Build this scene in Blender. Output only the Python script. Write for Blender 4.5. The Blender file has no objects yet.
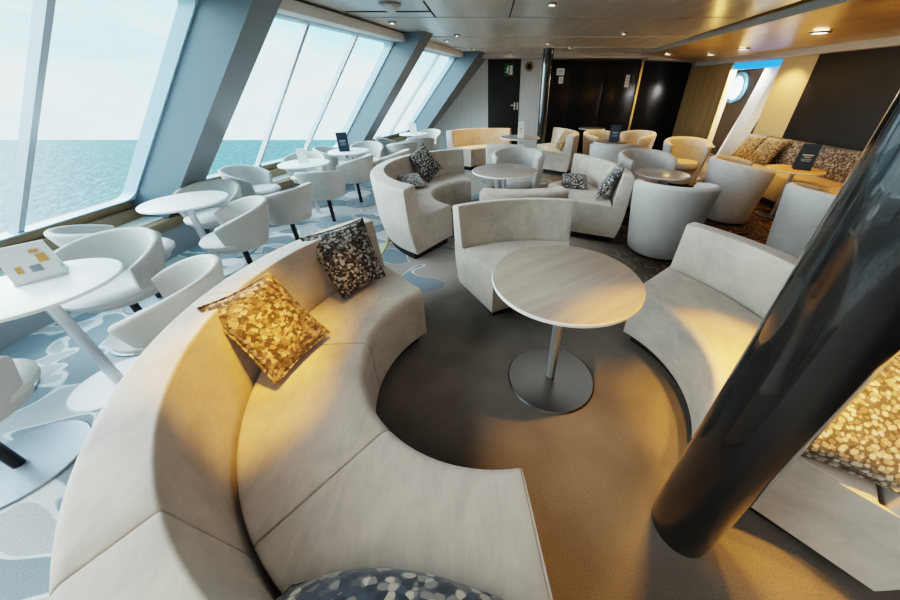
import bpy, bmesh, math, random
from mathutils import Vector, Matrix
random.seed(7)
R = math.radians
SC = bpy.context.scene
COL = SC.collection

# ------------------------------------------------------------------ camera
F = 307.0
cam = bpy.data.cameras.new('camera'); camo = bpy.data.objects.new('camera', cam); COL.objects.link(camo)
cam.sensor_fit = 'HORIZONTAL'; cam.sensor_width = 36.0
cam.lens = F / 900 * 36
cam.shift_x = (450 - 488) / 900; cam.shift_y = -(300 - 275) / 900
cam.clip_start = .02; cam.clip_end = 2000
camo.location = (0, 0, 1.5); camo.rotation_euler = (R(90) - math.atan((275 - 88.6) / F), 0, 0)
SC.camera = camo

# ------------------------------------------------------------------ materials
def new_mat(name):
    m = bpy.data.materials.new(name); m.use_nodes = True
    nt = m.node_tree; b = nt.nodes['Principled BSDF']
    return m, nt, b
def N(nt, t, **k):
    n = nt.nodes.new(t)
    for a, v in k.items(): setattr(n, a, v)
    return n
def plain(name, c, rough=.5, metal=0, spec=.5, emit=None, es=0, coat=0):
    m, nt, b = new_mat(name)
    b.inputs['Base Color'].default_value = (*c, 1); b.inputs['Roughness'].default_value = rough
    b.inputs['Metallic'].default_value = metal; b.inputs['Specular IOR Level'].default_value = spec
    b.inputs['Coat Weight'].default_value = coat
    if emit: b.inputs['Emission Color'].default_value = (*emit, 1); b.inputs['Emission Strength'].default_value = es
    return m
def ramp(nt, src, stops, interp='LINEAR'):
    r = N(nt, 'ShaderNodeValToRGB'); e = r.color_ramp.elements; r.color_ramp.interpolation = interp
    while len(e) < len(stops): e.new(.5)
    for el, (p, c) in zip(e, stops):
        el.position = p; el.color = (*c, 1) if len(c) == 3 else c
    nt.links.new(src, r.inputs['Fac']); return r
def noise(nt, vec, scale, detail=2, dist=0, rough=.5):
    n = N(nt, 'ShaderNodeTexNoise'); n.inputs['Scale'].default_value = scale; n.inputs['Detail'].default_value = detail
    n.inputs['Distortion'].default_value = dist; n.inputs['Roughness'].default_value = rough
    nt.links.new(vec, n.inputs['Vector']); return n
def bump(nt, b, h, s, d=.01):
    bp = N(nt, 'ShaderNodeBump'); bp.inputs['Strength'].default_value = s; bp.inputs['Distance'].default_value = d
    nt.links.new(h, bp.inputs['Height']); nt.links.new(bp.outputs['Normal'], b.inputs['Normal'])
def mixc(nt, fac, a, b_, mode='MIX'):
    n = N(nt, 'ShaderNodeMix', data_type='RGBA', blend_type=mode)
    for sock, v in (('Factor', fac), ('A', a), ('B', b_)):
        s = [i for i in n.inputs if i.name == sock and (i.type == ('VALUE' if sock == 'Factor' else 'RGBA'))][0]
        if isinstance(v, (int, float)): s.default_value = v
        elif isinstance(v, tuple): s.default_value = (*v, 1)
        else: nt.links.new(v, s)
    return [o for o in n.outputs if o.type == 'RGBA'][0]
def math_(nt, op, a, b=None, c=None):
    n = N(nt, 'ShaderNodeMath', operation=op)
    for i, v in enumerate((a, b, c)):
        if v is None: continue
        if isinstance(v, (int, float)): n.inputs[i].default_value = v
        else: nt.links.new(v, n.inputs[i])
    return n.outputs[0]

def fabric(name, c, var=.12, sheen=.25, scale=5):
    m, nt, b = new_mat(name)
    g = N(nt, 'ShaderNodeNewGeometry').outputs['Position']
    n1 = noise(nt, g, scale, 4, .6); n2 = noise(nt, g, 420, 2)
    lo = tuple(x * (1 - var) for x in c); hi = tuple(min(1, x * (1 + var)) for x in c)
    mp = N(nt, 'ShaderNodeMapping'); mp.inputs['Scale'].default_value = (16, 5, 9); mp.inputs['Rotation'].default_value = (0, 0, R(35)); nt.links.new(g, mp.inputs['Vector'])
    n3 = noise(nt, mp.outputs[0], 1.6, 5, 1.2, .6)
    fa = math_(nt, 'ADD', math_(nt, 'MULTIPLY', n1.outputs['Fac'], .6), math_(nt, 'MULTIPLY', n3.outputs['Fac'], .4))
    r = ramp(nt, fa, [(.38, lo), (.62, hi)])
    nt.links.new(r.outputs[0], b.inputs['Base Color'])
    b.inputs['Roughness'].default_value = .85; b.inputs['Specular IOR Level'].default_value = .2
    b.inputs['Sheen Weight'].default_value = sheen; b.inputs['Sheen Roughness'].default_value = .4
    bump(nt, b, n2.outputs['Fac'], .15, .002)
    return m
def speckle(name, cols, scale=60, dark=(.03, .025, .02), dist='CHEBYCHEV', e0=.40, e1=.52):
    m, nt, b = new_mat(name)
    g = N(nt, 'ShaderNodeTexCoord').outputs['Object']
    d = noise(nt, g, scale * .5, 1)
    va = N(nt, 'ShaderNodeVectorMath', operation='MULTIPLY_ADD'); nt.links.new(d.outputs['Color'], va.inputs[0]); va.inputs[1].default_value = (1.1 / scale,) * 3; nt.links.new(g, va.inputs[2])
    v = N(nt, 'ShaderNodeTexVoronoi', feature='F1', distance=dist); v.inputs['Scale'].default_value = scale; v.inputs['Randomness'].default_value = .8
    nt.links.new(va.outputs[0], v.inputs['Vector'])
    s = N(nt, 'ShaderNodeSeparateColor'); nt.links.new(v.outputs['Color'], s.inputs[0])
    k = len(cols)
    r = ramp(nt, s.outputs[0], [(i / k, c) for i, c in enumerate(cols)], 'CONSTANT')
    e = ramp(nt, v.outputs['Distance'], [(e0, (0, 0, 0)), (e1, (1, 1, 1))])
    c = mixc(nt, math_(nt, 'MULTIPLY', e.outputs[0], .8), r.outputs[0], dark)
    nt.links.new(c, b.inputs['Base Color']); b.inputs['Roughness'].default_value = .8
    b.inputs['Specular IOR Level'].default_value = .25; b.inputs['Sheen Weight'].default_value = .15
    bump(nt, b, v.outputs['Distance'], -.5, .004)
    return m

M = {}
M['sofa'] = fabric('sofa_velvet', (.475, .43, .38), .13)
M['seam'] = plain('seam_shadow', (.05, .045, .04), .9)
M['tub'] = fabric('tub_velvet', (.46, .45, .44), .08)
M['cafe'] = fabric('cafe_leather', (.52, .50, .475), .05, .1)
M['cafe_seat'] = fabric('cafe_seat', (.62, .61, .60), .04, .1)
M['plinth'] = plain('dark_plinth', (.012, .012, .014), .6)
M['cush_gold'] = speckle('cushion_gold', [(.36, .29, .20), (.08, .055, .03), (.27, .205, .125), (.14, .10, .055), (.40, .34, .26), (.21, .155, .09)], 64, (.06, .04, .02), 'CHEBYCHEV', .46, .6)
M['cush_grey'] = speckle('cushion_grey', [(.045, .04, .04), (.42, .39, .35), (.07, .06, .055), (.16, .145, .13), (.03, .03, .032), (.30, .28, .25)], 72, (.03, .025, .02), 'CHEBYCHEV', .46, .6)
M['cush_blue'] = speckle('cushion_blue', [(.035, .045, .06), (.50, .46, .40), (.07, .085, .11), (.20, .20, .20), (.03, .04, .05), (.40, .36, .30)], 62)
M['cush_pebble'] = speckle('cushion_pebble', [(.46, .41, .33), (.36, .30, .22), (.20, .16, .11), (.52, .47, .40), (.31, .26, .19)], 66, (.05, .04, .03), 'EUCLIDEAN', .46, .58)
M['cush_blot'] = speckle('cushion_blot', [(.035, .045, .06), (.50, .45, .38), (.06, .075, .10), (.42, .38, .32), (.22, .21, .20), (.03, .04, .05)], 40, (.05, .06, .08), 'EUCLIDEAN', .45, .6)
M['cush_pale'] = speckle('cushion_pale', [(.5, .5, .5), (.3, .31, .33), (.6, .6, .6), (.4, .4, .41)], 60)
M['chrome'] = plain('brushed_steel', (.74, .74, .75), .34, .85)
M['chrome_dark'] = plain('brushed_steel_base', (.10, .097, .093), .33, 1)
M['disc_blue'] = plain('painted_disc', (.30, .36, .42), .35, .3)
M['white_disc'] = plain('white_disc', (.75, .76, .78), .35)
M['black_metal'] = plain('black_leg', (.02, .02, .024), .4)
M['white_top'] = plain('white_laminate', (.82, .82, .82), .3)
M['edge'] = plain('table_edge', (.75, .73, .70), .35)
def wood(name, c1, c2, scale, axis=0, rough=.4, coat=0.):
    m, nt, b = new_mat(name)
    tc = N(nt, 'ShaderNodeTexCoord').outputs['Object']
    mp = N(nt, 'ShaderNodeMapping'); sc = [scale] * 3; sc[axis] = scale * .07; mp.inputs['Scale'].default_value = sc
    nt.links.new(tc, mp.inputs['Vector'])
    n1 = noise(nt, mp.outputs[0], 3.0, 5, .4)
    r = ramp(nt, n1.outputs['Fac'], [(.3, c1), (.7, c2)])
    nt.links.new(r.outputs[0], b.inputs['Base Color']); b.inputs['Roughness'].default_value = rough
    b.inputs['Coat Weight'].default_value = coat; b.inputs['Coat Roughness'].default_value = .1
    return m
M['lounge_top'] = wood('pale_wood_top', (.345, .29, .24), (.43, .365, .30), 9, 0, .38)
M['dark_top'] = wood('grey_wood_top', (.30, .27, .25), (.38, .34, .31), 9, 0, .22)
M['gold_top'] = wood('honey_top', (.50, .33, .15), (.60, .42, .20), 9, 0, .4)
M['brown_wood'] = wood('brown_wood', (.27, .19, .12), (.38, .275, .18), 8, 1, .35)
M['sill_white'] = plain('sill_cream', (.80, .75, .69), .4)
M['wall_grey'] = plain('wall_grey_blue', (.34, .37, .39), .45)
M['pillar_side_lit'] = plain('pillar_side_lit', (.15, .20, .24), .42)  # side faces, bluish light from the windows put into the colour
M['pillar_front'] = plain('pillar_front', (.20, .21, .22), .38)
M['frame'] = plain('window_frame', (.46, .62, .74), .35)
M['mullion'] = plain('mullion_alu', (.50, .56, .62), .3, .2)
M['valance'] = plain('valance_cream', (.85, .82, .78), .5)
M['dark_seam'] = plain('panel_gap', (.01, .01, .011), .7)
M['white_line_wall'] = None
M['door_dark'] = plain('door_dark', (.022, .022, .024), .4)
M['black_glass'] = plain('black_glass', (.006, .006, .007), .28, 0, .3)
M['dark_panel'] = None
M['brass'] = plain('brass', (.72, .50, .20), .3, 1)
M['cream_wall'] = plain('cream_wall', (.50, .37, .20), .5)
M['wood_panel'] = wood('wood_panel', (.27, .175, .085), (.37, .25, .13), 4, 2, .4)
M['white_paint'] = plain('white_paint', (.8, .79, .76), .5)
M['column'] = plain('column_gloss', (.016, .0155, .0155), .17, 0, .6, coat=.8)
M['navy'] = plain('navy_card', (.018, .032, .055), .4)
M['paper'] = plain('white_card', (.85, .85, .84), .5)
M['ink'] = plain('card_ink', (.30, .33, .36), .6)
M['orange_ink'] = plain('card_orange', (.70, .36, .12), .6)
M['green'] = plain('exit_green', (.01, .12, .06), .4)
M['sign_white'] = plain('sign_white', (.8, .8, .8), .5)
M['blue_glow'] = plain('blue_strip', (.05, .3, .7), .3, emit=(.015, .19, .70), es=1.1)
M['lamp_glow'] = plain('lamp_glow', (1, .9, .7), .3, emit=(1, .80, .50), es=14)
M['lamp_soft'] = plain('lamp_soft', (1, .9, .7), .3, emit=(1, .86, .62), es=3)
M['lamp_ring'] = plain('lamp_ring', (.35, .35, .36), .3, .8)
M['port_glow'] = plain('porthole_glass', (.6, .75, .85), .1, emit=(.72, .88, 1.0), es=1.6)
M['port_ring'] = plain('porthole_ring', (.10, .25, .38), .25, .3)
M['porcelain'] = plain('porcelain', (.85, .84, .82), .25)

def lined_wall():
    m, nt, b = new_mat('lined_white_wall')
    g = N(nt, 'ShaderNodeNewGeometry').outputs['Position']
    s = N(nt, 'ShaderNodeSeparateXYZ'); nt.links.new(g, s.inputs[0])
    f = math_(nt, 'FRACT', math_(nt, 'MULTIPLY', s.outputs[0], 16.0))
    r = ramp(nt, f, [(0, (.42, .44, .46)), (.14, (.42, .44, .46)), (.2, (.62, .65, .67)), (1, (.62, .65, .67))])
    nt.links.new(r.outputs[0], b.inputs['Base Color']); b.inputs['Roughness'].default_value = .55
    return m
M['white_line_wall'] = lined_wall()
def dark_panel():
    m, nt, b = new_mat('dark_wall_panel')
    g = N(nt, 'ShaderNodeNewGeometry').outputs['Position']
    n1 = noise(nt, g, 2.2, 4, .5)
    r = ramp(nt, n1.outputs['Fac'], [(.3, (.010, .008, .007)), (.7, (.016, .013, .011))])
    nt.links.new(r.outputs[0], b.inputs['Base Color']); b.inputs['Roughness'].default_value = .42
    return m
M['dark_panel'] = dark_panel()
def ceiling_mat(name, c, rough):
    m, nt, b = new_mat(name)
    g = N(nt, 'ShaderNodeNewGeometry').outputs['Position']
    mp = N(nt, 'ShaderNodeMapping'); mp.inputs['Scale'].default_value = (3, .4, 1); nt.links.new(g, mp.inputs['Vector'])
    n1 = noise(nt, mp.outputs[0], 2.0, 4, .3)
    lo = tuple(x * .85 for x in c); hi = tuple(x * 1.12 for x in c)
    r = ramp(nt, n1.outputs['Fac'], [(.3, lo), (.7, hi)])
    nt.links.new(r.outputs[0], b.inputs['Base Color'])
    b.inputs['Roughness'].default_value = rough; b.inputs['Metallic'].default_value = .25
    return m
M['ceil'] = ceiling_mat('ceiling_panel', (.76, .72, .67), .30)
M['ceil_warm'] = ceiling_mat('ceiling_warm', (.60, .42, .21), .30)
M['cornice'] = plain('cornice_grey', (.45, .43, .41), .45)

def carpet():
    m, nt, b = new_mat('lounge_carpet')
    g = N(nt, 'ShaderNodeNewGeometry').outputs['Position']
    s = N(nt, 'ShaderNodeSeparateXYZ'); nt.links.new(g, s.inputs[0]); x, y = s.outputs[0], s.outputs[1]
    mp = N(nt, 'ShaderNodeMapping'); mp.inputs['Scale'].default_value = (1.5, 2.1, 0); mp.inputs['Location'].default_value = (3.3, 1.7, 0)
    mp.inputs['Rotation'].default_value = (0, 0, R(12))
    nt.links.new(g, mp.inputs['Vector'])
    n1 = noise(nt, mp.outputs[0], 1.25, 1.2, 1.1, .35)
    v = n1.outputs['Fac']
    left = ramp(nt, v, [(0, (.275, .32, .355)), (.468, (.275, .32, .355)), (.470, (.72, .74, .75)), (.492, (.72, .74, .75)), (.494, (.50, .505, .51)), (1, (.54, .54, .545))])
    mid = ramp(nt, v, [(0, (.16, .20, .23)), (.425, (.16, .20, .23)), (.427, (.46, .45, .43)), (.442, (.46, .45, .43)), (.444, (.25, .225, .205)), (1, (.27, .245, .22))])
    n3 = noise(nt, mp.outputs[0], 2.0, 1.5, 1.6, .4)
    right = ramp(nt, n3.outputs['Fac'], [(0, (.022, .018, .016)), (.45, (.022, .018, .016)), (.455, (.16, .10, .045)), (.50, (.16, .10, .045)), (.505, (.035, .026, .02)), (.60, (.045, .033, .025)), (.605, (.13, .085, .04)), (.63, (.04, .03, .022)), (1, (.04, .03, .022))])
    n2 = noise(nt, g, 3.2, 5, .4)
    pl = ramp(nt, n2.outputs['Fac'], [(.3, (.115, .102, .092)), (.7, (.165, .147, .132))])
    # zones: the aisle strip at x about -1.14, the plain rug round the ring of sofas, the dark carpet beyond
    zl = N(nt, 'ShaderNodeMapRange'); zl.inputs[1].default_value = -1.13; zl.inputs[2].default_value = -1.15; nt.links.new(x, zl.inputs[0])
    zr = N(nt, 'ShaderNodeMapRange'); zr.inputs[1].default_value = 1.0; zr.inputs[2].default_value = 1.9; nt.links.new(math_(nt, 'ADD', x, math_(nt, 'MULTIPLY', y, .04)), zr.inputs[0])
    dx = math_(nt, 'SUBTRACT', x, .42); dy = math_(nt, 'SUBTRACT', y, 1.0)
    d = math_(nt, 'SQRT', math_(nt, 'ADD', math_(nt, 'MULTIPLY', dx, dx), math_(nt, 'MULTIPLY', dy, dy)))
    zp = N(nt, 'ShaderNodeMapRange'); zp.inputs[1].default_value = 1.70; zp.inputs[2].default_value = 1.35; nt.links.new(d, zp.inputs[0])
    c = mixc(nt, zl.outputs[0], mid.outputs[0], left.outputs[0])
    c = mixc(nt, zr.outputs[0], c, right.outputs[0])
    c = mixc(nt, zp.outputs[0], c, pl.outputs[0])
    fine = noise(nt, g, 160, 2)
    fr = ramp(nt, fine.outputs['Fac'], [(.25, (.80, .80, .80)), (.75, (1.15, 1.15, 1.15))])
    c = mixc(nt, 1.0, c, fr.outputs[0], 'MULTIPLY')
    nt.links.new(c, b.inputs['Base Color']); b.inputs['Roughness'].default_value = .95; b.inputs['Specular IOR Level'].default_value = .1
    bump(nt, b, fine.outputs['Fac'], .3, .004)
    return m
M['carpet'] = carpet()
def glass_mat():
    m = bpy.data.materials.new('window_glass'); m.use_nodes = True; nt = m.node_tree; nt.nodes.clear()
    o = N(nt, 'ShaderNodeOutputMaterial'); mx = N(nt, 'ShaderNodeMixShader'); t = N(nt, 'ShaderNodeBsdfTransparent'); g = N(nt, 'ShaderNodeBsdfGlossy')
    t.inputs[0].default_value = (.95, .985, .99, 1); g.inputs['Roughness'].default_value = .02
    mx.inputs[0].default_value = .035
    nt.links.new(t.outputs[0], mx.inputs[1]); nt.links.new(g.outputs[0], mx.inputs[2]); nt.links.new(mx.outputs[0], o.inputs[0])
    return m
M['glass'] = glass_mat()
def sea_mat():
    m, nt, b = new_mat('sea_water')
    g = N(nt, 'ShaderNodeNewGeometry').outputs['Position']
    mp = N(nt, 'ShaderNodeMapping'); mp.inputs['Scale'].default_value = (1, .55, 1); nt.links.new(g, mp.inputs['Vector'])
    n1 = noise(nt, mp.outputs[0], .55, 6, .5, .62)
    r = ramp(nt, n1.outputs['Fac'], [(.34, (.004, .055, .075)), (.5, (.014, .105, .125)), (.68, (.09, .25, .27))])
    nt.links.new(r.outputs[0], b.inputs['Base Color']); b.inputs['Roughness'].default_value = .35
    b.inputs['Specular IOR Level'].default_value = .2
    bump(nt, b, n1.outputs['Fac'], .8, 1.2)
    return m
M['sea'] = sea_mat()

# ------------------------------------------------------------------ mesh helpers
def link(name, me, mat, parent=None, loc=None):
    o = bpy.data.objects.new(name, me); COL.objects.link(o)
    if mat is not None:
        for mm in (mat if isinstance(mat, (list, tuple)) else [mat]): me.materials.append(mm)
    if parent is not None: o.parent = parent
    if loc is not None: o.location = loc
    return o
def smooth(me, ang=40):
    for p in me.polygons: p.use_smooth = True
    me.set_sharp_from_angle(angle=R(ang))
def bm_obj(name, bm, mat, parent=None, loc=None, sm=None, bev=0, seg=2):
    bmesh.ops.recalc_face_normals(bm, faces=bm.faces)
    if bev:
        ed = [e for e in bm.edges if len(e.link_faces) == 2 and e.calc_face_angle(0) > R(38)]
        bmesh.ops.bevel(bm, geom=ed, offset=bev, segments=seg, profile=.5, affect='EDGES', clamp_overlap=True)
    me = bpy.data.meshes.new(name); bm.to_mesh(me); bm.free()
    if sm: smooth(me, sm)
    return link(name, me, mat, parent, loc)
def tag(o, label=None, cat=None, group=None, kind=None):
    if label: o['label'] = label
    if cat: o['category'] = cat
    if group: o['group'] = group
    if kind: o['kind'] = kind
    return o
def empty(name, loc, rz=0):
    o = bpy.data.objects.new(name, None); COL.objects.link(o); o.location = loc; o.rotation_euler = (0, 0, rz)
    o.empty_display_size = .1
    return o
def add_box(bm, lo, hi, mtx=None):
    vs = [bm.verts.new((x, y, z)) for x in (lo[0], hi[0]) for y in (lo[1], hi[1]) for z in (lo[2], hi[2])]
    for f in ((0, 1, 3, 2), (4, 6, 7, 5), (0, 4, 5, 1), (2, 3, 7, 6), (0, 2, 6, 4), (1, 5, 7, 3)):
        bm.faces.new([vs[i] for i in f])
    if mtx is not None: bmesh.ops.transform(bm, matrix=mtx, verts=vs)
    return vs
def box_obj(name, lo, hi, mat, parent=None, bev=0, loc=None, mtx=None):
    bm = bmesh.new(); add_box(bm, lo, hi, mtx)
    return bm_obj(name, bm, mat, parent, loc, 40 if bev else None, bev)
def add_hexa(bm, p):                       # 8 points: 4 of one face then 4 of the opposite one
    v = [bm.verts.new(q) for q in p]
    for f in ((0, 1, 2, 3), (7, 6, 5, 4), (0, 4, 5, 1), (1, 5, 6, 2), (2, 6, 7, 3), (3, 7, 4, 0)): bm.faces.new([v[i] for i in f])
def add_lathe(bm, prof, n=40, c=(0, 0, 0)):
    rings = []
    for r, z in prof:
        if r < 1e-5: rings.append([bm.verts.new((c[0], c[1], c[2] + z))])
        else: rings.append([bm.verts.new((c[0] + r * math.cos(2 * math.pi * i / n), c[1] + r * math.sin(2 * math.pi * i / n), c[2] + z)) for i in range(n)])
    for a, b in zip(rings[:-1], rings[1:]):
        for i in range(n):
            j = (i + 1) % n
            if len(a) == 1 and len(b) == 1: continue
            if len(a) == 1: bm.faces.new((a[0], b[i], b[j]))
            elif len(b) == 1: bm.faces.new((a[i], b[0], a[j]))
            else: bm.faces.new((a[i], b[i], b[j], a[j]))
def lathe_obj(name, prof, mat, parent=None, n=40, sm=35, loc=None):
    bm = bmesh.new(); add_lathe(bm, prof, n); return bm_obj(name, bm, mat, parent, loc, sm)
def sweep(bm, prof, a0, a1, n, off=(0, 0)):  # prof: closed loop of (radius, z), degrees
    rings = []
    for i in range(n + 1):
        a = R(a0 + (a1 - a0) * i / n); c, s = math.cos(a), math.sin(a)
        rings.append([bm.verts.new((r * c - off[0], r * s - off[1], z)) for r, z in prof])
    k = len(prof)
    for A_, B_ in zip(rings[:-1], rings[1:]):
        for i in range(k): bm.faces.new((A_[i], B_[i], B_[(i + 1) % k], A_[(i + 1) % k]))
    bm.faces.new(rings[0][::-1]); bm.faces.new(rings[-1])
def copy_thing(src, loc, rz, label, group=None, name=None):
    c = src.copy(); COL.objects.link(c); c.location = loc; c.rotation_euler = (0, 0, rz)
    for ch in src.children:
        d = ch.copy(); COL.objects.link(d); d.parent = c
        for g in ch.children:
            e = g.copy(); COL.objects.link(e); e.parent = d
    tag(c, label, None, group)
    return c

# ------------------------------------------------------------------ ring sofas
def round_poly(pts, rads, seg=4):
    out = []
    n = len(pts)
    for i in range(n):
        p0, p, p1 = Vector(pts[i - 1]), Vector(pts[i]), Vector(pts[(i + 1) % n]); r = rads[i]
        if r <= 0: out.append(tuple(p)); continue
        d0 = (p0 - p); d1 = (p1 - p); r = min(r, d0.length * .45, d1.length * .45)
        a = p + d0.normalized() * r; b = p + d1.normalized() * r
        for k in range(seg + 1):
            t = k / seg; out.append(tuple(a * (1 - t) ** 2 + p * 2 * t * (1 - t) + b * t * t))
    return out
def ring_sofa(center, a0, a1, nseg, label, r0=.61, group=None, mat='sofa', hs=.44, hb=.755, depth=.65, back_splits=None):
    mid = R((a0 + a1) / 2); rm = r0 + depth * .62
    off = (rm * math.cos(mid), rm * math.sin(mid))
    t = empty('curved_sofa', (center[0] + off[0], center[1] + off[1], 0)); tag(t, label, 'sofa', group)
    r1 = r0 + depth
    bm = bmesh.new(); sweep(bm, [(r0 + .07, 0), (r0 + .07, .09), (r1 - .09, .09), (r1 - .09, 0)], a0 + 3, a1 - 3, max(10, nseg * 8), off)
    bm_obj('plinth', bm, M['plinth'], t, None, 30)
    sp = round_poly([(r0 + .015, .08), (r0, hs), (r0 + .447, hs - .01), (r0 + .447, .08)], [.006, .05, .015, .006])
    for i in range(nseg):
        b0 = a0 + (a1 - a0) * i / nseg; b1 = a0 + (a1 - a0) * (i + 1) / nseg
        bm = bmesh.new(); sweep(bm, sp, b0 + .18, b1 - .18, max(16, int((b1 - b0) / 3)), off)
        bm_obj('seat_cushion', bm, M[mat], t, None, 50, .004, 2)
    bp = round_poly([(r0 + .455, .08), (r0 + .463, hs - .02), (r0 + .50, hb), (r1, hb - .015), (r1 - .012, .30), (r1 - .06, .08)], [.0, .02, .010, .035, .2, .02], 5)
    k = back_splits or nseg
    for e0, e1 in ((a0 - .30, a0 + .30), (a1 - .30, a1 + .30)):
        bm = bmesh.new(); sweep(bm, round_poly([(r0 + .014, .082), (r0 + .001, hs - .004), (r0 + .45, hs - .012), (r0 + .47, hs - .012), (r1 - .02, hs - .012), (r1 - .02, .25), (r1 - .062, .082)], [0, .05, 0, 0, 0, .1, 0]), e0, e1, 1, off)
        bm_obj('end_panel', bm, M[mat], t)
    for i in range(k):
        b0 = a0 + (a1 - a0) * i / k; b1 = a0 + (a1 - a0) * (i + 1) / k
        bm = bmesh.new(); sweep(bm, bp, b0 + .05, b1 - .05, max(16, int((b1 - b0) / 3)), off)
        bm_obj('backrest', bm, M[mat], t, None, 50, .005, 2)
    return t

# ------------------------------------------------------------------ cushions
def cushion(name, corners, mat, label, thick=.13, group=None, cat='cushion', n=22, pin=.07):
    P = [Vector(c) for c in corners]; ctr = sum(P, Vector()) / 4
    nrm = (P[2] - P[0]).cross(P[3] - P[1]).normalized()
    bm = bmesh.new(); grid = {}
    for s in (1, -1):
        for i in range(n + 1):
            for j in range(n + 1):
                u, v = i / n, j / n
                if s < 0 and (i in (0, n) or j in (0, n)): grid[s, i, j] = grid[1, i, j]; continue
                U, V = 2 * u - 1, 2 * v - 1
                u2 = .5 + .5 * U * (1 - pin * (1 - V * V)); v2 = .5 + .5 * V * (1 - pin * (1 - U * U))
                p = P[0] * (1 - u2) * (1 - v2) + P[1] * u2 * (1 - v2) + P[2] * u2 * v2 + P[3] * (1 - u2) * v2
                h = thick * .5 * ((1 - abs(U) ** 2.4) * (1 - abs(V) ** 2.4)) ** .55
                h *= 1 + .06 * math.sin(5 * u + 3 * v)
                grid[s, i, j] = bm.verts.new(p + nrm * h * s - ctr)
    for s in (1, -1):
        for i in range(n):
            for j in range(n):
                q = [grid[s, i, j], grid[s, i + 1, j], grid[s, i + 1, j + 1], grid[s, i, j + 1]]
                bm.faces.new(q if s > 0 else q[::-1])
    o = bm_obj(name, bm, M[mat], None, ctr, 80)
    tag(o, label, cat, group)
    # piped edge
    bm = bmesh.new()
    loop = [grid_pt(P, i / 40, nrm, ctr, pin) for i in range(160)]
    tube(bm, loop, .006, 6, True)
    bm_obj('piping', bm, M[mat], o, None, 60)
    return o
def grid_pt(P, t, nrm, ctr, pin=.07):
    k = int(t) % 4; f = t - int(t)
    uv = [(f, 0), (1, f), (1 - f, 1), (0, 1 - f)][k]
    U, V = 2 * uv[0] - 1, 2 * uv[1] - 1
    u2 = .5 + .5 * U * (1 - pin * (1 - V * V)); v2 = .5 + .5 * V * (1 - pin * (1 - U * U))
    return P[0] * (1 - u2) * (1 - v2) + P[1] * u2 * (1 - v2) + P[2] * u2 * v2 + P[3] * (1 - u2) * v2 - ctr
def tube(bm, pts, r, n=8, closed=False):
    pts = [Vector(p) for p in pts]; rings = []; m = len(pts)
    for i, p in enumerate(pts):
        a = pts[i - 1] if (i or closed) else p; b = pts[(i + 1) % m] if (i < m - 1 or closed) else p
        d = (b - a).normalized(); up = Vector((0, 0, 1)) if abs(d.z) < .9 else Vector((1, 0, 0))
        x = d.cross(up).normalized(); y = x.cross(d)
        rings.append([bm.verts.new(p + x * r * math.cos(2 * math.pi * k / n) + y * r * math.sin(2 * math.pi * k / n)) for k in range(n)])
    for i in range(m if closed else m - 1):
        A_, B_ = rings[i], rings[(i + 1) % m]
        for k in range(n): bm.faces.new((A_[k], A_[(k + 1) % n], B_[(k + 1) % n], B_[k]))
    if not closed: bm.faces.new(rings[0][::-1]); bm.faces.new(rings[-1])

# ------------------------------------------------------------------ shell chairs (back towards +Y locally, facing -Y)
def shell_bm(half, zb, zback, zarm, rb, rt, th, n=40, lean=0., q=6, sq=1.0):
    """Wrap-round shell: half = half angle of the wrap measured from the middle of the back."""
    bm = bmesh.new(); cols = []
    for i in range(n + 1):
        t = -1 + 2 * i / n; a = R(90 + half * t); c, s = math.cos(a), math.sin(a)
        f = abs(t); top = zback + (zarm - zback) * (f ** 2.2)
        col = []
        for k in range(q + 1):
            w = k / q; z = zb + (top - zb) * w; r = rb + (rt - rb) * ((z - zb) / (zback - zb)) ** .85
            col.append((r, z))
        rtop = col[-1][0]
        col.append((rtop - th * .18, top + th * .30)); col.append((rtop - th * .5, top + th * .42)); col.append((rtop - th * .82, top + th * .30))
        for k in range(q, -1, -1):
            w = k / q; z = zb + (top - zb) * w; r = rb + (rt - rb) * ((z - zb) / (zback - zb)) ** .85 - th
            col.append((r, z))
        cols.append([bm.verts.new((r * c, r * s * sq, z)) for r, z in col])
    k = len(cols[0])
    for A_, B_ in zip(cols[:-1], cols[1:]):
        for i in range(k): bm.faces.new((A_[i], A_[(i + 1) % k], B_[(i + 1) % k], B_[i]))
    bm.faces.new(cols[0]); bm.faces.new(cols[-1][::-1])
    return bm
def make_cafe(label, loc, rz):
    t = empty('cafe_chair', loc, rz); tag(t, label, 'chair', 'pale tub chairs at the window tables')
    bm = shell_bm(115, .36, .685, .565, .205, .300, .042)
    bm_obj('shell', bm, M['cafe'], t, None, 60, .007, 2)
    bm = bmesh.new(); add_lathe(bm, [(0, .335), (.16, .335), (.205, .35), (.212, .385), (0, .385)], 36)
    bm_obj('underside', bm, M['cafe'], t, None, 40)
    bm = bmesh.new(); add_lathe(bm, [(0, .383), (.20, .383), (.222, .40), (.226, .425), (.208, .445), (.15, .452), (0, .455)], 36)
    bmesh.ops.translate(bm, vec=(0, -.035, 0), verts=bm.verts)
    bm_obj('seat', bm, M['cafe_seat'], t, None, 50)
    lathe_obj('post', [(0, .012), (.022, .012), (.022, .34), (0, .34)], M['black_metal'], t, 20)
    lathe_obj('base_disc', [(0, 0), (.222, 0), (.226, .006), (.222, .012), (.04, .016), (0, .016)], M['disc_blue'], t, 48)
    return t
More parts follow.
